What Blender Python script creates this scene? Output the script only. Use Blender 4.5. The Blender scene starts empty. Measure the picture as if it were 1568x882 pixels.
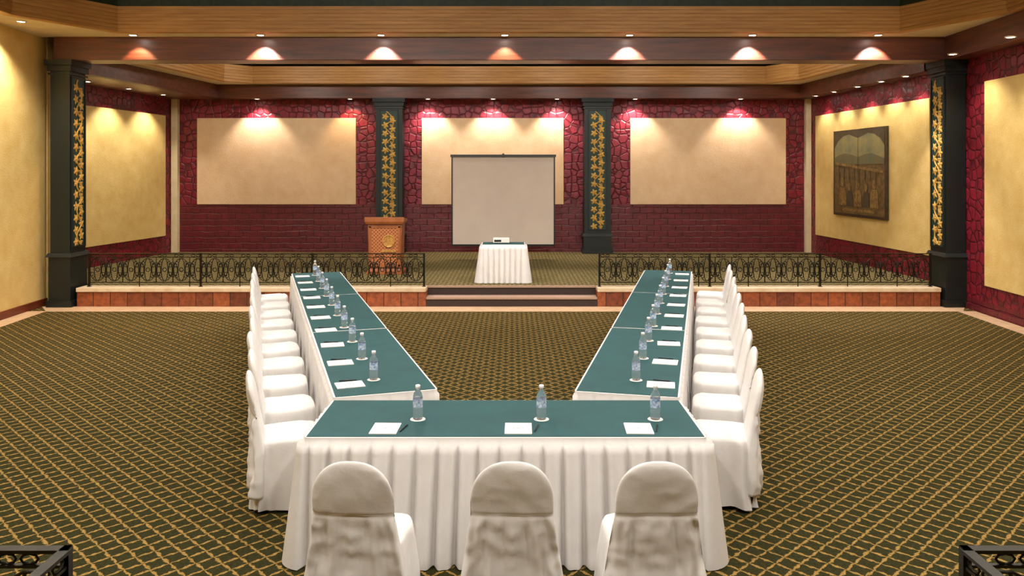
import bpy, bmesh, math, random
from mathutils import Vector, Matrix, noise
random.seed(4)
scene=bpy.context.scene
CAMH=2.384
# ------------------------------------------------------------ materials
def newmat(name):
    m=bpy.data.materials.new(name); m.use_nodes=True
    nt=m.node_tree; b=nt.nodes['Principled BSDF']
    return m,nt,b
def lk(nt,a,b): nt.links.new(a,b)
def coords(nt,scale=(1,1,1)):
    tc=nt.nodes.new('ShaderNodeTexCoord'); mp=nt.nodes.new('ShaderNodeMapping')
    mp.inputs['Scale'].default_value=scale
    lk(nt,tc.outputs['Object'],mp.inputs['Vector']); return mp.outputs['Vector']
def ramp(nt,fac,stops):
    r=nt.nodes.new('ShaderNodeValToRGB'); e=r.color_ramp.elements
    while len(e)>len(stops): e.remove(e[-1])
    while len(e)<len(stops): e.new(0.5)
    for i,(p,c) in enumerate(stops):
        e[i].position=p; e[i].color=(c[0],c[1],c[2],1)
    lk(nt,fac,r.inputs['Fac']); return r.outputs['Color']
def nz(nt,vec,scale,detail=4,rough=.6):
    n=nt.nodes.new('ShaderNodeTexNoise'); n.inputs['Scale'].default_value=scale
    n.inputs['Detail'].default_value=detail; n.inputs['Roughness'].default_value=rough
    lk(nt,vec,n.inputs['Vector']); return n.outputs['Fac']
def bump(nt,b,h,st,dist=.01):
    bp=nt.nodes.new('ShaderNodeBump'); bp.inputs['Strength'].default_value=st; bp.inputs['Distance'].default_value=dist
    lk(nt,h,bp.inputs['Height']); lk(nt,bp.outputs['Normal'],b.inputs['Normal'])
def mth(nt,op,a,b=None,c=None):
    n=nt.nodes.new('ShaderNodeMath'); n.operation=op
    for i,v in enumerate((a,b,c)):
        if v is None: continue
        if isinstance(v,(int,float)): n.inputs[i].default_value=v
        else: lk(nt,v,n.inputs[i])
    return n.outputs[0]
def simple(name,c1,c2=None,scale=8,rough=.6,metal=0,bs=0,bscale=30,stretch=(1,1,1),bd=.01,coat=0):
    m,nt,b=newmat(name); b.inputs['Roughness'].default_value=rough; b.inputs['Metallic'].default_value=metal
    if coat: b.inputs['Coat Weight'].default_value=coat; b.inputs['Coat Roughness'].default_value=.45
    v=coords(nt,stretch)
    if c2 is None: c2=tuple(x*.85 for x in c1)
    f=nz(nt,v,scale); lk(nt,ramp(nt,f,[(.3,c1),(.7,c2)]),b.inputs['Base Color'])
    if bs: bump(nt,b,nz(nt,v,bscale),bs,bd)
    return m
def H(h):
    r=[int(h[i:i+2],16)/255 for i in (0,2,4)]
    return tuple(((x+.055)/1.055)**2.4 if x>.04045 else x/12.92 for x in r)
M={}
M['plaster_yellow']=simple('plaster_yellow',H('e6c880'),H('d8b468'),3,.85,0,.5,40)
M['plaster_cream']=simple('plaster_cream',H('e6c8a2'),H('dcb88e'),3,.85,0,.5,40)
M['cream_trim']=simple('cream_trim',H('e8d6b0'),H('dcc59a'),5,.6)
M['soffit']=simple('soffit_cream',H('e6d6b4'),H('d8c49c'),4,.8)
M['ceiling']=simple('ceiling_dark',H('14180f'),H('1d2416'),3,.7)
M['frieze']=simple('frieze_dark_green',H('0f1d12'),H('26331c'),9,.5,0,.6,30)
M['beam']=simple('beam_wood',H('743820'),H('3c170e'),3,.4,0,.3,20,(.35,2,4),.01,.6)
M['gold_wood']=simple('cornice_wood',H('cf9e5e'),H('b27e42'),4,.45,0,.3,20,(.4,.4,6))
M['iron']=simple('wrought_iron',H('15140f'),H('2a2415'),20,.35,.6)
M['col_black']=simple('column_black',H('0b1413'),H('101a19'),6,.45,0,.1,12)
M['col_green']=simple('column_green',H('12302a'),H('183c32'),6,.5)
M['gold']=simple('gold_leaf',H('e0b860'),H('bc8c3a'),25,.5,.1,.4,60)
M['stone']=simple('border_stone',H('d2b08c'),H('be9a76'),6,.5,0,.1,30)
M['capstone']=simple('cap_stone',H('dccbac'),H('c8ac88'),6,.5,0,.1,30)
M['cloth']=simple('white_cloth',H('dddad8'),H('d4d0cd'),6,.7,0,.25,18)
M['green_cloth']=simple('green_cloth',H('0a484b'),H('083e41'),5,.75,0,.15,300)
M['paper']=simple('paper_white',H('f0eeea'),H('e8e7e4'),5,.6)
M['ink']=simple('ink_grey',H('b4b2b6'),None,5,.6)
M['black']=simple('black_plastic',H('0d0d0e'),H('151516'),8,.35)
M['pen']=simple('pen_dark',H('14161f'),None,8,.3)
M['wood_base']=simple('baseboard_wood',H('7a3418'),H('5a2210'),6,.4,0,.1,20,(.5,1,4))
M['screen']=simple('screen_fabric',H('e8dace'),H('e2d2c6'),2,.8)
M['podium']=simple('podium_wood',H('a4602e'),H('82461e'),5,.4,0,.2,20,(1,1,.4))
M['seal']=simple('seal_gold',H('c99a4a'),H('8a5a24'),30,.4,.3,.6,50)
M['white_plastic']=simple('white_plastic',H('e8e8e4'),H('dcdcd8'),6,.35)
M['label']=simple('label_blue',H('2f6fae'),H('dfe8f2'),60,.4)
M['cap']=simple('cap_white',H('f0f0f2'),H('e0e4ea'),9,.4)
M['step']=simple('step_carpet',H('44342e'),H('302622'),50,.9,0,.4,200)
M['step_top']=simple('step_tread',H('b09480'),H('967a66'),50,.9,0,.3,200)
M['p_frame']=simple('painting_frame',H('4a3822'),H('2e2214'),12,.5)
M['p_sky']=simple('painting_sky',H('6e7458'),H('9a8852'),4,.6)
M['p_hill']=simple('painting_hill',H('56604a'),H('746440'),3,.6)
M['p_field']=simple('painting_field',H('7c6034'),H('4e3c20'),9,.6)
M['p_fig']=simple('painting_figure',H('a08040'),H('5c3c24'),14,.6)
M['p_dark']=simple('painting_dark',H('3c3220'),H('50442a'),14,.6)
m,nt,b=newmat('bottle_clear'); b.inputs['Base Color'].default_value=(.93,.97,1,1); b.inputs['Roughness'].default_value=.05
b.inputs['Transmission Weight'].default_value=.92; b.inputs['IOR'].default_value=1.25; M['bottle']=m
def emis(name,c,s):
    m,nt,b=newmat(name); b.inputs['Emission Color'].default_value=(*c,1); b.inputs['Emission Strength'].default_value=s; return m
M['bulb']=emis('bulb_glow',(1,.95,.86),40)

def carpet(name,dark,dark2,gold,gold2,p=.16):
    m,nt,b=newmat(name); b.inputs['Roughness'].default_value=.95
    b.inputs['Specular IOR Level'].default_value=.1
    v=coords(nt); sp=nt.nodes.new('ShaderNodeSeparateXYZ'); lk(nt,v,sp.inputs[0])
    x,y=sp.outputs[0],sp.outputs[1]
    wob=mth(nt,'MULTIPLY',mth(nt,'SUBTRACT',nz(nt,v,26,3),.5),.06)
    u=mth(nt,'ADD',mth(nt,'DIVIDE',mth(nt,'ADD',x,y),p),mth(nt,'DIVIDE',wob,p))
    w=mth(nt,'SUBTRACT',mth(nt,'DIVIDE',mth(nt,'SUBTRACT',x,y),p),mth(nt,'DIVIDE',wob,p))
    au=mth(nt,'ABSOLUTE',mth(nt,'SUBTRACT',mth(nt,'FRACT',u),.5))
    aw=mth(nt,'ABSOLUTE',mth(nt,'SUBTRACT',mth(nt,'FRACT',w),.5))
    # leaf shaped dashes between the lattice crossings
    tu=mth(nt,'ADD',au,mth(nt,'MULTIPLY',mth(nt,'SUBTRACT',.5,aw),.15))
    tw=mth(nt,'ADD',aw,mth(nt,'MULTIPLY',mth(nt,'SUBTRACT',.5,au),.15))
    f=mth(nt,'MINIMUM',tu,tw)
    f=mth(nt,'ADD',f,mth(nt,'MULTIPLY',mth(nt,'SUBTRACT',nz(nt,v,75,2),.5),.06))
    mr=nt.nodes.new('ShaderNodeMapRange'); mr.inputs['From Min'].default_value=.075; mr.inputs['From Max'].default_value=.12
    mr.inputs['To Min'].default_value=1; mr.inputs['To Max'].default_value=0
    lk(nt,f,mr.inputs['Value'])
    g=ramp(nt,nz(nt,v,60,2),[(.35,gold),(.65,gold2)]); dk=ramp(nt,nz(nt,v,45,2),[(.35,dark),(.65,dark2)])
    mx=nt.nodes.new('ShaderNodeMix'); mx.data_type='RGBA'
    lk(nt,mr.outputs[0],mx.inputs['Factor']); lk(nt,dk,mx.inputs[6]); lk(nt,g,mx.inputs[7])
    lk(nt,mx.outputs[2],b.inputs['Base Color'])
    bump(nt,b,nz(nt,v,180,2),.5,.01)
    return m
M['carpet']=carpet('carpet_lattice',H('27260f'),H('343218'),H('a48248'),H('846836'))
M['stage_carpet_lit']=carpet('stage_carpet_lattice_lit',H('403e26'),H('4e4c2e'),H('b89e6a'),H('967e50'))  # same carpet as the hall, bright stage lighting put into lighter colours
def red_wall(name,split):
    m,nt,b=newmat(name); b.inputs['Roughness'].default_value=.42
    v=coords(nt); sp=nt.nodes.new('ShaderNodeSeparateXYZ'); lk(nt,v,sp.inputs[0])
    cb=nt.nodes.new('ShaderNodeCombineXYZ'); lk(nt,sp.outputs[0],cb.inputs[0]); lk(nt,sp.outputs[2],cb.inputs[1])
    n=nt.nodes.new('ShaderNodeTexNoise'); n.inputs['Scale'].default_value=3; lk(nt,v,n.inputs['Vector'])
    ad=nt.nodes.new('ShaderNodeVectorMath'); ad.operation='MULTIPLY_ADD'; ad.inputs[1].default_value=(.08,.08,0)
    lk(nt,n.outputs['Color'],ad.inputs[0]); lk(nt,cb.outputs[0],ad.inputs[2])
    br=nt.nodes.new('ShaderNodeTexBrick'); br.inputs['Scale'].default_value=1
    br.inputs['Brick Width'].default_value=.36; br.inputs['Row Height'].default_value=.15; br.inputs['Mortar Size'].default_value=.012
    br.inputs['Mortar Smooth'].default_value=.8
    lk(nt,ad.outputs[0],br.inputs['Vector'])
    vo=nt.nodes.new('ShaderNodeTexVoronoi'); vo.feature='DISTANCE_TO_EDGE'; vo.inputs['Scale'].default_value=5.6; vo.inputs['Randomness'].default_value=.6
    lk(nt,ad.outputs[0],vo.inputs['Vector'])
    edge=nt.nodes.new('ShaderNodeMapRange'); edge.inputs['From Max'].default_value=.13; lk(nt,vo.outputs['Distance'],edge.inputs['Value'])
    sel=mth(nt,'GREATER_THAN',sp.outputs[2],split)
    inv=mth(nt,'SUBTRACT',1,br.outputs['Fac'])
    hgt=nt.nodes.new('ShaderNodeMix'); lk(nt,sel,hgt.inputs[0]); lk(nt,inv,hgt.inputs[2]); lk(nt,edge.outputs[0],hgt.inputs[3])
    h=hgt.outputs[0]
    base=ramp(nt,nz(nt,v,5,4),[(.3,H('901a2e')),(.7,H('62121f'))])
    low=ramp(nt,nz(nt,v,5,4),[(.3,H('741c28')),(.7,H('50121a'))])
    bm=nt.nodes.new('ShaderNodeMix'); bm.data_type='RGBA'; lk(nt,sel,bm.inputs['Factor']); lk(nt,low,bm.inputs[6]); lk(nt,base,bm.inputs[7])
    mx=nt.nodes.new('ShaderNodeMix'); mx.data_type='RGBA'; lk(nt,h,mx.inputs['Factor'])
    mx.inputs[6].default_value=(*H('480c16'),1); lk(nt,bm.outputs[2],mx.inputs[7]); lk(nt,mx.outputs[2],b.inputs['Base Color'])
    tot=mth(nt,'ADD',h,mth(nt,'MULTIPLY',nz(nt,v,14,3),.7))
    bump(nt,b,tot,.6,.018)
    return m
M['red_wall']=red_wall('red_embossed_wall',1.54)
M['red_wall_side']=red_wall('red_embossed_side_wall',.2)
def brickmat():
    m,nt,b=newmat('terracotta_brick'); b.inputs['Roughness'].default_value=.5
    v=coords(nt); sp=nt.nodes.new('ShaderNodeSeparateXYZ'); lk(nt,v,sp.inputs[0])
    cb=nt.nodes.new('ShaderNodeCombineXYZ'); lk(nt,sp.outputs[0],cb.inputs[0]); lk(nt,sp.outputs[2],cb.inputs[1])
    br=nt.nodes.new('ShaderNodeTexBrick'); br.inputs['Scale'].default_value=1
    br.inputs['Brick Width'].default_value=.3; br.inputs['Row Height'].default_value=.265; br.inputs['Mortar Size'].default_value=.008
    br.inputs['Color1'].default_value=(*H('a85a30'),1); br.inputs['Color2'].default_value=(*H('70361e'),1); br.inputs['Mortar'].default_value=(*H('4a2414'),1)
    lk(nt,cb.outputs[0],br.inputs['Vector'])
    mx=nt.nodes.new('ShaderNodeMix'); mx.data_type='RGBA'; mx.blend_type='MULTIPLY'; mx.inputs['Factor'].default_value=.7
    lk(nt,br.outputs['Color'],mx.inputs[6]); lk(nt,ramp(nt,nz(nt,v,14,4),[(.35,(1,1,1)),(.65,(.35,.3,.28))]),mx.inputs[7])
    lk(nt,mx.outputs[2],b.inputs['Base Color'])
    bump(nt,b,mth(nt,'SUBTRACT',1,br.outputs['Fac']),.5,.01); return m
M['brick']=brickmat()
def latticemat():
    m,nt,b=newmat('podium_lattice'); b.inputs['Roughness'].default_value=.45
    v=coords(nt); sp=nt.nodes.new('ShaderNodeSeparateXYZ'); lk(nt,v,sp.inputs[0])
    x,z=sp.outputs[0],sp.outputs[2]
    a=mth(nt,'ABSOLUTE',mth(nt,'SUBTRACT',mth(nt,'FRACT',mth(nt,'DIVIDE',mth(nt,'ADD',x,z),.07)),.5))
    c=mth(nt,'ABSOLUTE',mth(nt,'SUBTRACT',mth(nt,'FRACT',mth(nt,'DIVIDE',mth(nt,'SUBTRACT',x,z),.07)),.5))
    d=mth(nt,'MINIMUM',a,c)
    lk(nt,ramp(nt,d,[(.08,H('b87440')),(.2,H('7c401e'))]),b.inputs['Base Color']); bump(nt,b,d,-.5,.02); return m
M['lattice']=latticemat()
# ------------------------------------------------------------ mesh builder
class MB:
    def __init__(s,name): s.name=name; s.bm=bmesh.new(); s.mats=[]
    def mi(s,k):
        if k not in s.mats: s.mats.append(k)
        return s.mats.index(k)
    def geo(s,vs,fs,k,smooth=False,mx=None):
        i=s.mi(k); bv=[s.bm.verts.new(mx@Vector(v) if mx else v) for v in vs]
        for f in fs:
            try:
                fc=s.bm.faces.new([bv[j] for j in f]); fc.material_index=i; fc.smooth=smooth
            except ValueError: pass
        return bv
    def box(s,a,b,k,mx=None,top=None):
        x0,y0,z0=a; x1,y1,z1=b; t=top or (0,0)
        vs=[(x0,y0,z0),(x1,y0,z0),(x1,y1,z0),(x0,y1,z0),(x0+t[0],y0+t[1],z1),(x1-t[0],y0+t[1],z1),(x1-t[0],y1-t[1],z1),(x0+t[0],y1-t[1],z1)]
        s.geo(vs,[(0,3,2,1),(4,5,6,7),(0,1,5,4),(1,2,6,5),(2,3,7,6),(3,0,4,7)],k,False,mx)
    def tube(s,pts,r,k,n=6,closed=False,mx=None):
        pts=[Vector(p) for p in pts]; L=len(pts); vs=[]; 
        for i,p in enumerate(pts):
            a=pts[i-1] if (i>0 or closed) else p; c=pts[(i+1)%L] if (i<L-1 or closed) else p
            t=(c-a).normalized(); up=Vector((0,1,0)) if abs(t.y)<.9 else Vector((0,0,1))
            u=t.cross(up).normalized(); w=t.cross(u)
            rr=r[i] if isinstance(r,(list,tuple)) else r
            for j in range(n):
                an=2*math.pi*j/n; vs.append(tuple(p+u*rr*math.cos(an)+w*rr*math.sin(an)))
        fs=[]
        for i in range(L if closed else L-1):
            i2=(i+1)%L
            for j in range(n):
                j2=(j+1)%n; fs.append((i*n+j,i*n+j2,i2*n+j2,i2*n+j))
        if not closed: fs.append(tuple(range(n))[::-1]); fs.append(tuple((L-1)*n+j for j in range(n)))
        s.geo(vs,fs,k,True,mx)
    def lathe(s,prof,k,n=20,mx=None):
        for i in range(len(prof)-1):
            r0,z0=prof[i][:2]; r1,z1=prof[i+1][:2]; kk=prof[i][2] if len(prof[i])>2 else k
            vs=[];fs=[]
            for j in range(n):
                a=2*math.pi*j/n; vs.append((r0*math.cos(a),r0*math.sin(a),z0)); vs.append((r1*math.cos(a),r1*math.sin(a),z1))
            for j in range(n):
                j2=(j+1)%n; fs.append((2*j,2*j2,2*j2+1,2*j+1))
            s.geo(vs,fs,kk,True,mx)
    def grid(s,rows,k,closed=True,mx=None,cap0=False,cap1=False,smooth=True):
        n=len(rows[0]); vs=[v for r in rows for v in r]; fs=[]
        for i in range(len(rows)-1):
            for j in range(n if closed else n-1):
                j2=(j+1)%n; fs.append((i*n+j,i*n+j2,(i+1)*n+j2,(i+1)*n+j))
        if cap0: fs.append(tuple(range(n))[::-1])
        if cap1: fs.append(tuple((len(rows)-1)*n+j for j in range(n)))
        s.geo(vs,fs,k,smooth,mx)
    def mesh(s,weld=True):
        if weld: bmesh.ops.remove_doubles(s.bm,verts=s.bm.verts,dist=1e-5)
        bmesh.ops.recalc_face_normals(s.bm,faces=s.bm.faces)
        me=bpy.data.meshes.new(s.name); s.bm.to_mesh(me); s.bm.free()
        for k in s.mats: me.materials.append(M[k])
        return me
    def done(s,loc=(0,0,0),rz=0,bev=0,parent=None,weld=True):
        return place(s.mesh(weld),s.name,loc,rz,bev,parent)
def place(me,name,loc=(0,0,0),rz=0,bev=0,parent=None):
    o=bpy.data.objects.new(name,me); scene.collection.objects.link(o); o.location=loc; o.rotation_euler=(0,0,rz)
    if bev:
        bm=o.modifiers.new('bevel','BEVEL'); bm.width=bev; bm.segments=2; bm.limit_method='ANGLE'
    if parent: o.parent=parent
    return o
def obox(name,p0,p1,z0,z1,th,k,off=0,bev=0,x0=0,x1=None):
    d=Vector((p1[0]-p0[0],p1[1]-p0[1])); L=d.length
    mb=MB(name); mb.box((x0,off,z0),(L if x1 is None else x1,off+th,z1),k)
    return mb.done((p0[0],p0[1],0),math.atan2(d.y,d.x),bev)
def ring_slab(name,outer,inner,z0,z1,k):
    """flat band between two polylines with equal point counts"""
    mb=MB(name)
    for i in range(len(outer)-1):
        q=[outer[i],outer[i+1],inner[i+1],inner[i]]
        vs=[(x,y,z0) for x,y in q]+[(x,y,z1) for x,y in q]
        mb.geo(vs,[(0,1,2,3),(4,5,6,7),(0,1,5,4),(2,3,7,6)]+([(0,3,7,4)] if i==0 else [])+([(1,2,6,5)] if i==len(outer)-2 else []),k)
    return mb.done()
def sweep(name,path,prof,k):
    P=[Vector(p) for p in path]; n=len(P); rows=[]
    for i in range(n):
        d0=(P[i]-P[i-1]).normalized() if i>0 else None; d1=(P[i+1]-P[i]).normalized() if i<n-1 else None
        if d0 is None: d0=d1
        if d1 is None: d1=d0
        n0=Vector((-d0.y,d0.x)); n1=Vector((-d1.y,d1.x)); m=(n0+n1).normalized(); m=m/max(.3,m.dot(n0))
        rows.append([(P[i].x+m.x*o,P[i].y+m.y*o,z) for o,z in prof])
    mb=MB(name); mb.grid(rows,k,True,None,False,False,False); return mb.done()
# ------------------------------------------------------------ shell
BZ=20.4
SL0,SL1=(-9.3,14.6),(-8.6,BZ)
SR0,SR1=(7.55,BZ),(7.85,14.6)
NL0,NL1=(-7.0,-3),(-8.3,14.3)
NR0,NR1=(7.95,14.2),(7.05,-3)
mb=MB('floor'); mb.box((-10,-3.2,-.2),(9.5,21,0),'carpet'); mb.done()
obox('wall_back',SL1,SR0,0,5.1,.2,'red_wall')
obox('wall_stage_left',SL0,SL1,0,5.1,.2,'red_wall_side')
obox('wall_stage_right',SR0,SR1,0,5.1,.2,'red_wall_side')
obox('wall_left',NL0,NL1,0,5.4,.2,'plaster_yellow')
obox('wall_right',NR0,NR1,0,5.4,.2,'red_wall_side')
obox('wall_rear',NR1,NL0,0,5.4,.2,'plaster_yellow')
mb=MB('wall_return_left'); mb.box((-9.6,14.35,0),(-8.3,14.6,5.4),'plaster_yellow'); mb.done()
mb=MB('wall_return_right'); mb.box((7.95,14.25,0),(8.5,14.6,5.4),'plaster_yellow'); mb.done()
def bpanel(x0,x1): obox('wall_panel',SL1,SR0,1.538,3.727,.03,'plaster_cream',-.03,.008,x0+8.6,x1+8.6)
bpanel(-7.99,-3.96); bpanel(-2.29,1.31); bpanel(3.0,6.95)
obox('wall_panel',SL0,SL1,.77,3.77,.03,'plaster_yellow',-.03,.008,.5,5.44)
obox('wall_panel',SR0,SR1,.8,3.75,.03,'plaster_yellow',-.03,.008,.42,5.4)
obox('wall_panel',NR0,NR1,.47,3.88,.03,'plaster_yellow',-.03,.008,.8,12)
mb=MB('trim_1'); mb.box((-8.6,BZ-.14,.33),(-8.44,BZ-.001,4.2),'cream_trim'); mb.done()
mb=MB('trim_2'); mb.box((7.42,BZ-.14,.33),(7.55,BZ-.001,4.2),'cream_trim'); mb.done()
obox('baseboard_left',NL0,NL1,0,.13,.03,'wood_base',-.03,.005)
obox('baseboard_right',NR0,NR1,0,.1,.03,'red_wall_side',-.03)
ring_slab('trim_3',[(-8.25,14.1),(7.95,14.1)],[(-7.9,13.62),(7.65,13.62)],0,.006,'stone')
obox('trim_4',NL0,(-8.25,13.62),0,.006,.3,'stone',-.34)
obox('trim_5',(7.9,13.62),NR1,0,.006,.3,'stone',-.34)
# stage
mb=MB('floor_stage')
mb.geo([(x,y,z) for z in (.002,.33) for x,y in ((-9.25,14.62),(7.83,14.62),(7.55,BZ),(-8.6,BZ))],[(0,1,2,3),(4,5,6,7),(0,1,5,4),(1,2,6,5),(2,3,7,6),(3,0,4,7)],'stage_carpet_lit')
mb.box((-7.6,14.41,.002),(7.5,14.619,.33),'stage_carpet_lit'); mb.done()
for nm,a,c in (('stage_front_wall',-7.64,-1.51),('stage_front_wall',1.5,7.52)):
    mb=MB(nm); mb.box((a,14.1,0),(c,14.4,.265),'brick'); mb.box((a,14.07,.265),(c,14.4,.335),'capstone'); mb.done(bev=.006)
mb=MB('stage_steps')
mb.box((-1.505,14.1,0),(1.495,14.38,.135),'step'); mb.box((-1.505,14.08,.135),(1.495,14.38,.167),'step_top')
mb.box((-1.505,14.38,0),(1.495,14.4,.30),'step'); mb.box((-1.505,14.36,.30),(1.495,14.405,.335),'step_top')
mb.done()
mb=MB('floor_rear_platform'); mb.box((-7,-2.95,0.002),(7,3.2,.33),'carpet'); mb.done()
# ceiling
mb=MB('ceiling'); mb.box((-9.6,-3.2,5.3),(9,14.6,5.4),'ceiling'); mb.done()
mb=MB('ceiling_stage'); mb.box((-9.6,14.6,5.0),(8.3,20.8,5.1),'ceiling'); mb.done()
C1=[(-6.4,-3),(-7.55,12.1),(-6.68,13.6),(6.57,13.6),(7.35,11.9),(6.4,-3)]
def ribs(z0,z1,n,d=.03,lean=-.14):
    pr=[]; 
    for i in range(n):
        a=z0+(z1-z0)*i/n; c=z0+(z1-z0)*(i+1)/n; l0=lean*i/n; 
        pr+= [(l0,a),(l0-d,a+.004),(l0-d,c-(c-a)*.35),(l0-d*.2,c-(c-a)*.3)]
    pr+=[(lean,z1),(.12,z1),(.12,z0)]
    return pr
sweep('trim_6',C1,ribs(4.735,5.17,7,.022,-.03),'gold_wood')
sweep('trim_7',[(x,y) for x,y in C1],[(-.02,5.17),(-.02,5.3),(.1,5.3),(.1,5.17)],'frieze')
ring_slab('ceiling_soffit',[(-7.0,-3),(-8.15,12.1),(-8.3,14.12),(7.93,14.12),(7.84,12),(7.05,-3)],C1,4.74,4.8,'soffit')
obox('ceiling_beam',(-8.05,14.1),(7.7,14.1),4.33,5.25,.5,'beam',0,.01)
obox('ceiling_beam',NR0,NR1,4.33,4.74,.35,'beam',-.352,.01)
S=[(-7.98,14.62),(-7.33,20.0),(7.17,20.0),(7.5,14.62)]
C2=[(-7.45,14.62),(-6.9,19.2),(-6.36,19.7),(6.22,19.7),(6.76,18.85),(7.15,14.62)]
sweep('ceiling_beam',S,[(0,4.2),(0,4.54),(.1,4.54),(.1,4.2)],'beam')
ring_slab('ceiling_soffit',[(-9.25,14.62),(-8.6,20.38),(7.55,20.38),(7.84,14.62)],[(-8.03,14.62),(-7.38,20.05),(7.22,20.05),(7.55,14.62)],4.2,4.26,'beam')
ring_slab('ceiling_soffit',[(-7.98,14.62),(-7.4,19.4),(-7.33,20.0),(7.17,20.0),(7.21,19.4),(7.5,14.62)],C2,4.54,4.6,'soffit')
sweep('trim_8',C2,ribs(4.535,4.95,6,.022,-.03),'gold_wood')
# ------------------------------------------------------------ column ornament (grapevine)
def vine(mb,h0,h1,w,y,mx=None):
    n=int((h1-h0)/.025); pts=[]
    for i in range(n+1):
        z=h0+(h1-h0)*i/n; pts.append((math.sin(z*14)*w*.22,y-.012,z))
    mb.tube(pts,.013,'gold',5,False,mx)
    z=h0+.05; i=0
    rnd=random.Random(3)
    while z<h1-.04:
        sx=1 if i%2 else -1
        cx=sx*w*.24; a0=rnd.uniform(-.5,.5)+(.4*sx); r=.09
        vs=[(cx,y-.03,z)]; N=20
        for j in range(N):
            a=2*math.pi*j/N; rr=r*(.78+.26*math.cos(5*a))
            vs.append((cx+rr*math.cos(a+a0),y-.006,z+rr*math.sin(a+a0)))
        mb.geo(vs,[(0,1+j,1+(j+1)%N) for j in range(N)],'gold',False,mx)
        if i%2==0:
            for q in range(9):
                row=[0,0,0,0,1,1,1,2,2][q]; col=[-1.5,-.5,.5,1.5,-1,0,1,-.5,.5][q]
                px=-cx*.8+col*.026; pz=z-row*.026; b0=.016
                vs=[];fs=[]
                rings=[(b0,0),(b0*.75,.013),(b0*.1,.02)]
                for rr,dy in rings:
                    for j in range(6):
                        a=math.pi*j/3; vs.append((px+rr*math.cos(a),y-dy,pz+rr*math.sin(a)))
                for ri in range(2):
                    for j in range(6): fs.append((ri*6+j,ri*6+(j+1)%6,ri*6+6+(j+1)%6,ri*6+6+j))
                fs.append(tuple(12+j for j in range(6)))
                mb.geo(vs,fs,'gold',True,mx)
        z+=.105; i+=1
def column(name,cx,cy,wx,wy,z0,ztop,face,pw):
    mb=MB(name); hx,hy=wx/2,wy/2; pz=z0+(.95 if z0<.1 else .5)
    mb.box((-hx-.05,-hy-.05,z0),(hx+.05,hy+.05,z0+.12),'col_black')
    mb.box((-hx-.02,-hy-.02,z0+.12),(hx+.02,hy+.02,pz-.07),'col_black')
    mb.box((-hx-.06,-hy-.06,pz-.07),(hx+.06,hy+.06,pz),'col_black',None,(.03,.03))
    mb.box((-hx,-hy,pz),(hx,hy,ztop-.2),'col_black')
    mb.box((-hx-.03,-hy-.03,ztop-.26),(hx+.03,hy+.03,ztop-.23),'col_black')
    mb.box((-hx-.04,-hy-.04,ztop-.2),(hx+.04,hy+.04,ztop-.1),'col_black')
    mb.box((-hx-.07,-hy-.07,ztop-.1),(hx+.07,hy+.07,ztop),'col_black')
    mx=Matrix.Rotation(face,4,'Z'); fw=(hy if abs(face)<.1 else hx)
    yy=-fw; a,c=pz+.1,ztop-.3
    mb.box((-pw/2-.02,yy-.012,a),(pw/2+.02,yy,c),'col_green',mx)
    for s in (-1,1): mb.box((s*(pw/2+.03)-.012,yy-.03,a-.02),(s*(pw/2+.03)+.012,yy,c+.02),'col_black',mx)
    for zz in (a,c): mb.box((-pw/2-.04,yy-.03,zz-.012),(pw/2+.04,yy,zz+.012),'col_black',mx)
    vine(mb,a+.03,c-.03,pw,yy-.012,mx)
    return mb.done((cx,cy,0),0,.006,None,False)
column('column',-7.9,14.3,.34,.52,0,4.33,math.pi/2,.36)
column('column',7.76,14.3,.34,.52,0,4.33,-math.pi/2,.36)
column('column',-3.06,20.18,.66,.4,.33,4.2,0,.38)
column('column',2.13,20.18,.66,.4,.33,4.2,0,.38)
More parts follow.
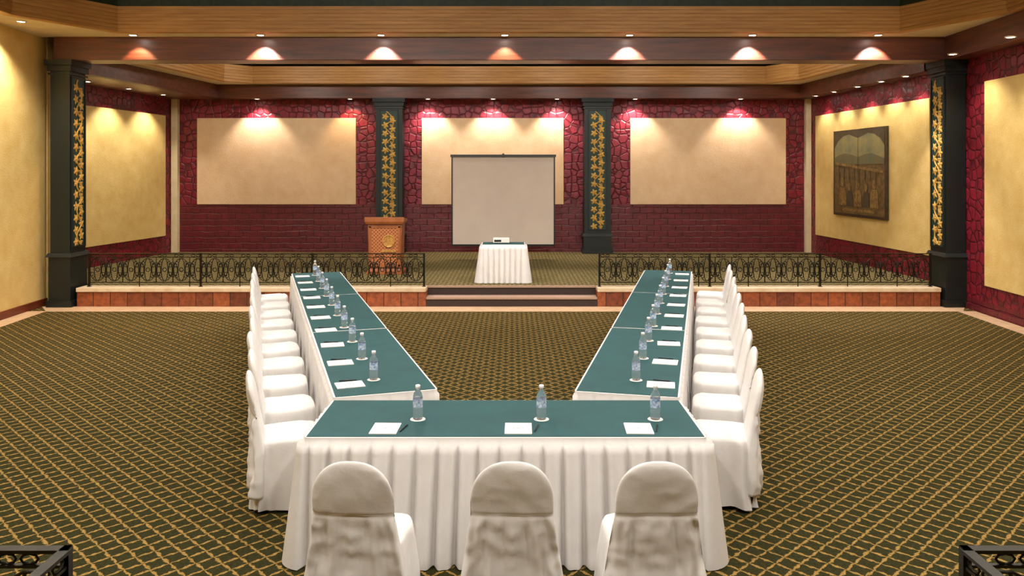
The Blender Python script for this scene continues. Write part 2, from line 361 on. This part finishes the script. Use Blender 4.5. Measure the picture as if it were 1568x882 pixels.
# ------------------------------------------------------------ railing
def circ(cx,cz,rx,rz,n=18,a0=0,a1=2*math.pi,close=True):
    m=n if close else n+1
    return [(cx+rx*math.cos(a0+(a1-a0)*i/n),0,cz+rz*math.sin(a0+(a1-a0)*i/n)) for i in range(m)]
def spiral(cx,cz,r,d,a0,turns=1.3,n=18):
    return [(cx+d*r*(1-.75*i/n)*math.cos(a0+turns*2*math.pi*i/n),0,cz+r*(1-.75*i/n)*math.sin(a0+turns*2*math.pi*i/n)) for i in range(n+1)]
def railing(name,p0,p1,z0,parts=None,h=.59):
    d=Vector((p1[0]-p0[0],p1[1]-p0[1])); L=d.length
    mb=parts or MB(name)
    ang=math.atan2(d.y,d.x); mx=Matrix.Translation((p0[0],p0[1],z0))@Matrix.Rotation(ang,4,'Z')
    mb.box((0,-.022,h-.014),(L,.022,h),'iron',mx); mb.box((0,-.01,h-.075),(L,.01,h-.063),'iron',mx); mb.box((0,-.012,.07),(L,.012,.084),'iron',mx)
    n=max(1,round(L/.30)); u=L/n; r=.0075
    for i in range(n):
        c=(i+.5)*u; zc=.30
        mb.tube(circ(c,zc,u*.46,.2),r,'iron',5,True,mx)
        mb.tube(circ(c,zc,u*.2,.2,14),r,'iron',5,True,mx)
        for sx in (-1,1):
            mb.tube(spiral(c+sx*u*.33,zc+.09,.06,sx,math.pi*.5),r*.9,'iron',4,False,mx)
            mb.tube(spiral(c+sx*u*.33,zc-.09,.06,sx,-math.pi*.5,-1.3),r*.9,'iron',4,False,mx)
        mb.tube(circ(c,h-.042,u*.12,.02,8),r*.8,'iron',4,True,mx)
        mb.tube(circ(c-u*.3,h-.042,u*.12,.02,8),r*.8,'iron',4,True,mx)
        mb.tube(circ(c,.3,.035,.035,10),r,'iron',4,True,mx)
        if i>0:
            x=i*u
            mb.tube(circ(x,zc,u*.27,.13,14),r,'iron',5,True,mx)
            mb.tube([(x,0,.0 if i%3==0 else .08),(x,0,h-.07)],r*1.3,'iron',5,False,mx)
    k=max(1,round(L/1.7))
    for i in range(k+1):
        x=L*i/k; mb.box((x-.016,-.016,0),(x+.016,.016,h+.004),'iron',mx); mb.box((x-.03,-.03,0),(x+.03,.03,.012),'iron',mx)
    return mb
def rail_obj(name,segs,z0):
    mb=MB(name)
    for a,c in segs: railing(name,a,c,z0,mb)
    mb.done((0,0,0),0,0,None,False)
rail_obj('iron_railing',[((-7.5,14.25),(-1.56,14.25))],.335)
rail_obj('iron_railing',[((1.55,14.25),(7.42,14.25))],.335)
rail_obj('iron_railing',[((-5.2,3.12),(-1.73,3.12)),((-1.73,3.12),(-1.73,1.6))],.33)
rail_obj('iron_railing',[((5.2,3.12),(1.76,3.12)),((1.76,3.12),(1.76,1.6))],.33)
# ------------------------------------------------------------ tables
def table(name,L,W,h=.75,flare=(.06,.06,.06,.06),amp=(.018,.018,.018,.018),seed=0,pl=.13):
    mb=MB(name); rc=.03; per=[]
    def side(p,q,nrm,si):
        d=Vector(q)-Vector(p); n=max(8,int(d.length/.007))
        for i in range(n): 
            t=i/n; per.append((p[0]+d.x*t,p[1]+d.y*t,nrm,si,d.length*t))
    hw=W/2
    def corner(cx,cy,a0,s0,s1):
        for i in range(8):
            t=i/8; a=a0+t*math.pi/2; per.append((cx+rc*math.cos(a),cy+rc*math.sin(a),(math.cos(a),math.sin(a)),(s0,s1,t),0))
    side((rc,-hw),(L-rc,-hw),(0,-1),0); corner(L-rc,-hw+rc,-math.pi/2,0,1)
    side((L,-hw+rc),(L,hw-rc),(1,0),1); corner(L-rc,hw-rc,0,1,2)
    side((L-rc,hw),(rc,hw),(0,1),2); corner(rc,hw-rc,math.pi/2,2,3)
    side((0,hw-rc),(0,-hw+rc),(-1,0),3); corner(rc,-hw+rc,math.pi,3,0)
    rows=[]; R=14
    zs=[h]+[h-.001]+[h-.035]+[h-.04]+[h-.04-(h-.046)*(i/R) for i in range(1,R+1)]
    for zi,z in enumerate(zs):
        t=max(0,(h-z)/h); row=[]
        for idx,(x,y,nm,si,sl) in enumerate(per):
            if isinstance(si,tuple):
                fl=flare[si[0]]*(1-si[2])+flare[si[1]]*si[2]; am=(amp[si[0]]*(1-si[2])+amp[si[1]]*si[2]); w=1
            else:
                fl=flare[si]; am=amp[si]
                jit=.3*noise.noise(Vector((sl*2.0,si*7+seed*3.1,t*.4)))
                ph=sl/pl+jit
                c=.5+.5*math.cos(2*math.pi*ph)
                w=1-2*c**(5-2.4*t)+.3*math.sin(2*math.pi*ph+1.3)+.3*t*noise.noise(Vector((sl*6,seed,t*2)))
            g=0 if z>h-.036 else (.75+.6*t)
            o=.003+fl*t**1.1+am*g*(w+1)*.9
            row.append((x+nm[0]*o,y+nm[1]*o,max(.004,z)))
        rows.append(row)
    mb.grid(rows,'cloth')
    top=[v for v in rows[0]]; mb.geo(top,[tuple(range(len(top)))],'cloth')
    e=.012
    mb.box((e,-hw+e,h),(L-e,hw-e,h+.004),'green_cloth')
    for x in (.15,L-.15):
        for y in (-hw+.1,hw-.1): mb.tube([(x,y,0),(x,y,h-.03)],.015,'iron',6)
    return mb
t=table('banquet_table',2.47,.80,.75,(.06,.06,0.0,.06),(.036,.03,.003,.03),1)
t.done((-1.276,5.325,0),0)
LD=Vector((-.303,.953)); RD=Vector((.23,.973)); LN=Vector((-.92,5.90)); RN=Vector((.835,5.875))
def run(start,d,seg,seed,so):
    ang=math.atan2(d.y,d.x)
    for i in range(3):
        p=start+d*(seg*i+.006*i)
        a=(.012,.002 if i<2 else .014,.012,.002); f=(.015,.0 if i<2 else .04,.015,.0)
        table('banquet_table',seg-.012,.76,.75,f,a,seed+i).done((p.x,p.y,0),ang)
run(LN,LD,2.45,5,1); run(RN,RD,2.5,9,-1)
table('skirted_side_table',.8,.5,.70,(.07,.07,.05,.07),(.026,.026,.02,.026),21,.10).done((-.56,15.02,.331))
mb=MB('projector')
mb.box((-.15,-.11,.015),(.15,.11,.095),'white_plastic'); mb.box((-.13,-.112,.03),(.0,-.108,.07),'black')
mb.lathe([(.0,0),(.035,0),(.035,.05),(.028,.05),(.02,.03),(0,.03)],'black',16,Matrix.Translation((.07,.09,.055))@Matrix.Rotation(-math.pi/2,4,'X'))
for x in (-.12,.12):
    for y in (-.08,.08): mb.tube([(x,y,0),(x,y,.02)],.012,'black',6)
mb.done((-.2,15.05,.331+.7045),0,.008)
# ------------------------------------------------------------ chairs
def chair(seed):
    mb=MB('banquet_chair'); N=96; rnd=random.Random(seed); ph=[rnd.uniform(0,6.28) for _ in range(6)]
    def se(a,b,e,th):
        c,s=math.cos(th),math.sin(th); return a*math.copysign(abs(c)**(2/e),c), b*math.copysign(abs(s)**(2/e),s)
    rows=[]; R=18
    for i in range(R+1):
        t=1-i/R; z=.025+(.47-.025)*(1-t)
        row=[]
        for j in range(N):
            th=2*math.pi*j/N; x,y=se(.225+.05*t**.8,.218+.035*t,4.5,th)
            f=(.016*math.sin(9*th+ph[0])+.010*math.sin(17*th+ph[1]+t)+.035*noise.noise(Vector((x*6,y*6,z*3+seed))))*(.15+t)
            if y>0: f*=.5
            L=math.hypot(x,y); row.append((x*(1+f/L),y*(1+f/L)-.01,z+(.006*math.sin(5*th+ph[2]) if i==0 else 0)))
        rows.append(row)
    for k,(sc,z) in enumerate([(.97,.485),(.88,.495),(.6,.50),(.25,.503),(.02,.503)]):
        rows.append([(se(.225*sc,.218*sc,4.5,2*math.pi*j/N)[0],se(.225*sc,.218*sc,4.5,2*math.pi*j/N)[1]-.01,z+.008*noise.noise(Vector((math.cos(j*.065)*2*sc,math.sin(j*.065)*2*sc,seed)))) for j in range(N)])
    mb.grid(rows,'cloth',True,None,False,True)
    rows=[]; R=70; z0,z1=.12,.945
    for i in range(R+1):
        u=i/R; u=1-(1-u)**1.5; z=z0+(z1-z0)*u
        tz=min(1,max(0,(z-.72)/(z1-.72))); rr=max(.0,1-tz**2.3)**(1/2.3); rr=max(rr,.02)
        dn=max(0,(.64-z)/.32)
        a=.208*rr+.048*min(1.3,dn)**1.1; b=(.034+.022*min(1.2,dn))*max(.05,max(0,1-tz**4)**.5)
        low=max(0,min(1,(.665-z)/.06)); cy=-.205-.085*max(0,(z-.45))/.5-.014*dn
        a+=.006*low
        row=[]
        for j in range(N):
            th=2*math.pi*j/N; x,y=se(a,b,2.6,th)
            back=1 if y<0 else .2
            q=noise.noise(Vector((x*4,z*5,seed*1.7)))
            xs=x*.21/max(.1,a)
            fold=low*back*(.009*math.sin(xs*62+ph[3]+3*q)+.006*math.sin(xs*125+z*9+ph[4]))
            pin=math.exp(-(x/.05)**2)*low*back*(.004+.010*math.sin(x*190)+.005*math.sin(z*90+seed))*math.exp(-max(0,.62-z)*3)
            rid=1-abs(noise.noise(Vector((x*7+z*7,z*8-x*5,seed*2.3))))*2.2
            wr=(.014*q+.010*rid*(.4+.6*low))*back*(rr if rr>.4 else .3)
            crease=-.010*math.exp(-((z-.665)/.009)**2)*back
            row.append((x,cy+y-(fold+pin+wr+crease)*(1 if y<0 else -.5),z))
        rows.append(row)
    mb.grid(rows,'cloth',True,None,True,True)
    for x in (-.2,.2):
        for y in (-.22,.18):
            mb.tube([(x,y,0),(x,y,.1)],.012,'iron',6)
        mb.tube([(x,-.24,.012),(x,.19,.012)],.011,'iron',6)
    mb.tube([(-.2,-.24,.012),(.2,-.24,.012)],.011,'iron',6)
    return mb.mesh(False)
CH=[chair(1),chair(7),chair(13)]
def put_chair(x,y,d,k): place(CH[k%3],'banquet_chair',(x,y,0),math.atan2(-d[0],d[1]))
for k,(x,a) in enumerate(((-.77,.10),(-.0,.0),(.715,-.03))): put_chair(x,4.27,(a,1),k)
mb=MB('water_bottle')
mb.lathe([(0,.0),(.028,.0),(.033,.006),(.033,.03),(.031,.035),(.033,.04),(.033,.075),(.0325,.08,'label'),(.0325,.135,'label'),(.033,.137),(.032,.15),(.026,.17),(.015,.188),(.0125,.195),(.0125,.203),(.016,.203,'cap'),(.016,.222,'cap'),(.013,.224,'cap'),(0,.224,'cap')],'bottle',20)
bme=mb.mesh()
mb=MB('coaster'); mb.lathe([(0,0),(.048,0),(.05,.001),(.05,.003),(0,.003)],'paper',24); cme=mb.mesh()
mb=MB('notepad'); mb.box((-.085,-.105,0),(.085,.105,.006),'paper')
mb.lathe([(.032,.0062),(.032,.0068),(.026,.0068),(.026,.0062)],'ink',20); mb.box((-.014,-.01,.0062),(.014,.01,.0068),'ink')
nme=mb.mesh()
mb=MB('pen'); mb.tube([(0,-.07,.005),(0,-.062,.005),(0,.06,.005),(0,.068,.005)],[.0015,.0045,.005,.004],'pen',8); mb.tube([(.004,.02,.0095),(.004,.06,.0095)],.0015,'pen',5); pme=mb.mesh()
TZ=.7545
def setting(bx,by,nx,ny,px,py,rz):
    place(cme,'coaster',(bx,by,TZ)); place(bme,'water_bottle',(bx,by,TZ+.0032),random.uniform(0,6))
    place(nme,'notepad',(nx,ny,TZ),rz); place(pme,'pen',(px,py,TZ),rz-.2)
for bx,nx in ((-.618,-.80),(.193,.04),(.94,.80)):
    setting(bx,5.27,nx,5.075,nx+.115,5.08,random.uniform(-.05,.05))
def side_settings(start,d,sgn,seg,nn,s0,step):
    out=Vector((-d.y,d.x))*sgn
    for i in range(nn):
        s=s0+step*i; c=start+d*s
        b=c+d*.10+out*.04; n=c-d*.0+out*.235; p=n+d*.125
        ang=math.atan2(d.y,d.x)
        setting(b.x,b.y,n.x,n.y,p.x,p.y,ang+(math.pi if sgn<0 else 0)+random.uniform(-.06,.06))
        j=random.uniform(-.008,.012); q=c+out*(.38+.03+.26+j)-d*.12
        dd=-out; rr=random.uniform(-.03,.03); put_chair(q.x,q.y,(dd.x+rr*dd.y,dd.y-rr*dd.x),i)
side_settings(LN,LD,1,2.45,10,.30,.735)
side_settings(RN,RD,-1,2.5,10,.30,.75)
# ------------------------------------------------------------ projection screen
mb=MB('projection_screen')
x0,x1,z0,z1,y=-1.42,1.01,.64,2.75,18.8
mb.box((x0+.035,y,z0+.03),(x1-.035,y+.006,z1-.03),'screen')
for a,c in (((x0,y-.004,z0),(x0+.035,y+.01,z1)),((x1-.035,y-.004,z0),(x1,y+.01,z1)),((x0,y-.01,z0-.02),(x1,y+.02,z0+.03)),((x0-.02,y-.03,z1-.04),(x1+.02,y+.04,z1+.02))): mb.box(a,c,'black')
cx=(x0+x1)/2; mb.tube([(cx,y+.06,.5),(cx,y+.06,2.8)],.018,'black',8)
for a in (math.pi/2,math.pi*7/6,-math.pi/6): mb.tube([(cx,y+.06,.62),(cx+.32*math.cos(a),y+.06+.32*math.sin(a),.345)],.012,'black',6)
mb.box((cx-.03,y,2.7),(cx+.03,y+.08,2.78),'black')
mb.done()
# ------------------------------------------------------------ podium
mb=MB('podium')
mb.box((-.36,-.25,0),(.36,.25,.07),'podium'); mb.box((-.33,-.22,.07),(.33,.22,.12),'podium',None,(.02,.02))
mb.box((-.32,-.215,.12),(.32,.215,1.0),'podium',None,(-.02,-.01))
mb.box((-.27,-.235,.2),(.27,-.22,.92),'lattice')
for a,c in (((-.31,-.245,.15),(-.265,-.215,.96)),((.265,-.245,.15),(.31,-.215,.96)),((-.31,-.245,.15),(.31,-.215,.2)),((-.31,-.245,.92),(.31,-.215,.97))): mb.box(a,c,'podium')
mb.lathe([(0,0),(.12,0),(.13,.008),(.13,.018),(.11,.02),(.1,.012),(0,.02)],'seal',28,Matrix.Translation((.08,-.235,.66))@Matrix.Rotation(math.pi/2,4,'X'))
mb.box((-.06,-.26,.44),(.22,-.235,.49),'seal')
mb.box((-.37,-.28,1.0),(.37,.26,1.05),'podium',None,(-.02,-.02))
mb.geo([(-.39,-.30,1.05),(.39,-.30,1.05),(.39,.28,1.05),(-.39,.28,1.05),(-.39,-.30,1.14),(.39,-.30,1.14),(.39,.28,1.07),(-.39,.28,1.07)],[(0,3,2,1),(4,5,6,7),(0,1,5,4),(1,2,6,5),(2,3,7,6),(3,0,4,7)],'podium')
mb.done((-2.53,16.2,.331),0,.006)
# ------------------------------------------------------------ painting on right wall
d=Vector((SR1[0]-SR0[0],SR1[1]-SR0[1])); rz=math.atan2(d.y,d.x)
mb=MB('painting'); a,c=1.55,3.95; z0,z1=1.37,3.31; y=-.035
mb.box((a,y-.05,z0),(c,y,z1),'p_frame')
def poly(pts,k,o): 
    mb.geo([(a+px*(c-a),y-.05-o,z0+pz*(z1-z0)) for px,pz in pts],[tuple(range(len(pts)))],k)
poly([(.03,.03),(.97,.03),(.97,.97),(.03,.97)],'p_field',.002)
poly([(.03,.62),(.97,.62),(.97,.97),(.03,.97)],'p_sky',.004)
poly([(.03,.6),(.97,.6),(.97,.66),(.86,.69),(.74,.72),(.62,.71),(.5,.68),(.38,.71),(.24,.73),(.12,.71),(.03,.68)],'p_hill',.006)
# dark drapery arcs at the top
poly([(.03,.97),(.03,.80),(.10,.88),(.20,.93),(.32,.95),(.5,.90),(.68,.95),(.80,.93),(.90,.88),(.97,.80),(.97,.97)],'p_dark',.007)
for i in range(8): 
    x=.12+i*.1; poly([(x,.42),(x+.015,.42),(x+.015,.6-.02*i*.5),(x,.6-.02*i*.5)],'p_dark',.008)
poly([(.05,.60),(.95,.50),(.95,.53),(.05,.63)],'p_fig',.009)
for x,w,h,k in ((.2,.16,.34,'p_fig'),(.34,.13,.28,'p_dark'),(.50,.14,.30,'p_fig'),(.65,.13,.27,'p_dark'),(.8,.15,.32,'p_fig')):
    poly([(x-w/2,.12),(x+w/2,.12),(x+w*.46,.12+h*.45),(x+w*.3,.12+h*.62),(x-w*.3,.12+h*.62),(x-w*.46,.12+h*.45)],k,.011)
    poly([(x+w*.2*math.cos(t*.628),.12+h*.8+h*.17*math.sin(t*.628)) for t in range(10)],'p_fig',.012)
poly([(.497,.03),(.503,.03),(.503,.97),(.497,.97)],'p_frame',.013)
poly([(.2,.06),(.8,.06),(.8,.09),(.2,.09)],'p_fig',.01)
mb.done((SR0[0],SR0[1],0),rz,0,None,False)
# ------------------------------------------------------------ lights
mb=MB('recessed_or_fill_spot'); mb.lathe([(.0,-.012,'bulb'),(.055,-.012,'cream_trim'),(.075,-.02),(.08,0),(.0,0)],'cream_trim',20); fme=mb.mesh()
def spot(x,y,z,P,col,ang=80,blend=.5,tgt=None,rad=.03,dz=.035,name='recessed_or_fill_spot'):  # default name serves real lamps and added fill spots
    L=bpy.data.lights.new('lamp','SPOT'); L.energy=P; L.color=col; L.spot_size=math.radians(ang); L.spot_blend=blend; L.shadow_soft_size=rad
    o=bpy.data.objects.new('lamp',L); scene.collection.objects.link(o)
    f=place(fme,name,(x,y,z))
    o.parent=f; o.location=(0,0,-dz)
    if tgt:
        v=Vector(tgt)-Vector((x,y,z-dz)); o.rotation_euler=v.to_track_quat('-Z','Y').to_euler()
W=(1,.91,.77); O=(1,.66,.36); P2=(1,.92,.92)
for i,x in enumerate((-6.54,-4.34,-2.26,-.125,2.03,4.15,6.32)):
    spot(x,13.86,4.738,(330 if i not in (0,3) else 110),(P2 if i not in (0,3) else O),86,.35,(x,14.04,4.0))
for i,x in enumerate((-6.38,-4.05,-2.11,-.475,1.13,3.08,5.72)):
    spot(x,20.10,4.198,(190 if i!=1 else 80),(1,.87,.77) if i!=1 else O,102,.6,(x,20.26,3.0))
for (x,y) in ((-8.25,19.0),(-8.4,17.6),(-8.56,16.2)): spot(x,y,4.198,150,W,106,.7,(x-.12,y,3))
for (x,y) in ((7.3,19.3),(7.34,18.3),(7.4,17.2),(7.45,16.2),(7.5,15.3)): spot(x,y,4.198,70,W,98,.7,(x+.1,y,3))
for (x,y) in ((-7.7,12.6),(-7.6,10.4)): spot(x,y,4.738,320,W,120,.8,(x-.15,y,3))
for (x,y) in ((7.3,13.3),(7.2,11.6)): spot(x,y,4.328,110,W,110,.8,(x+.15,y,3))
G=(1,.93,.84)
for x in (-4.8,-1.6,1.6,4.8):  # fill spots above the frame, added to brighten the hall evenly
    for y in (1.2,4.4,7.6,11.0): spot(x,y,5.298,(400 if abs(x)<2 else 500),G,160,.5,None,.22)
for x in (-5,-1.7,1.7,5):  # unseen fill spots behind the front beam, added to brighten the stage
    for y in (15.6,18.2): spot(x,y,4.998,70,G,160,.5,None,.2)
# added out-of-view spots: rear ones brighten the proscenium, stage ones wash the inner cornice
for x in (-5,-1.8,1.8,5): spot(x,-1.5,5.298,1100,G,40,.6,(x*1.15,14,4.6),.2,.12,'added_cornice_spot')
for x in (-5.4,-3.24,-1.08,1.08,3.24,5.4): spot(x,17.9,4.998,42,G,130,.5,(x,19.7,4.72),.05,.12,'added_cornice_spot')
for s in (-1,1):
    for y in (16.0,17.8): spot(s*5.6,y,4.998,26,G,130,.5,(s*7.0,y+.3,4.7),.05,.12,'added_cornice_spot')
w=bpy.data.worlds.new('World'); scene.world=w; w.use_nodes=True
w.node_tree.nodes['Background'].inputs[0].default_value=(1,.9,.75,1); w.node_tree.nodes['Background'].inputs[1].default_value=.2
# ------------------------------------------------------------ camera
cam=bpy.data.cameras.new('camera'); co=bpy.data.objects.new('camera',cam); scene.collection.objects.link(co)
co.location=(0,0,CAMH); co.rotation_euler=(math.pi/2,0,0); cam.sensor_width=36; cam.lens=28.24; cam.shift_y=-.1142; cam.clip_start=.05
scene.camera=co
try:
    scene.view_settings.view_transform='Standard'; scene.view_settings.look='None'
except Exception as e: print(e)
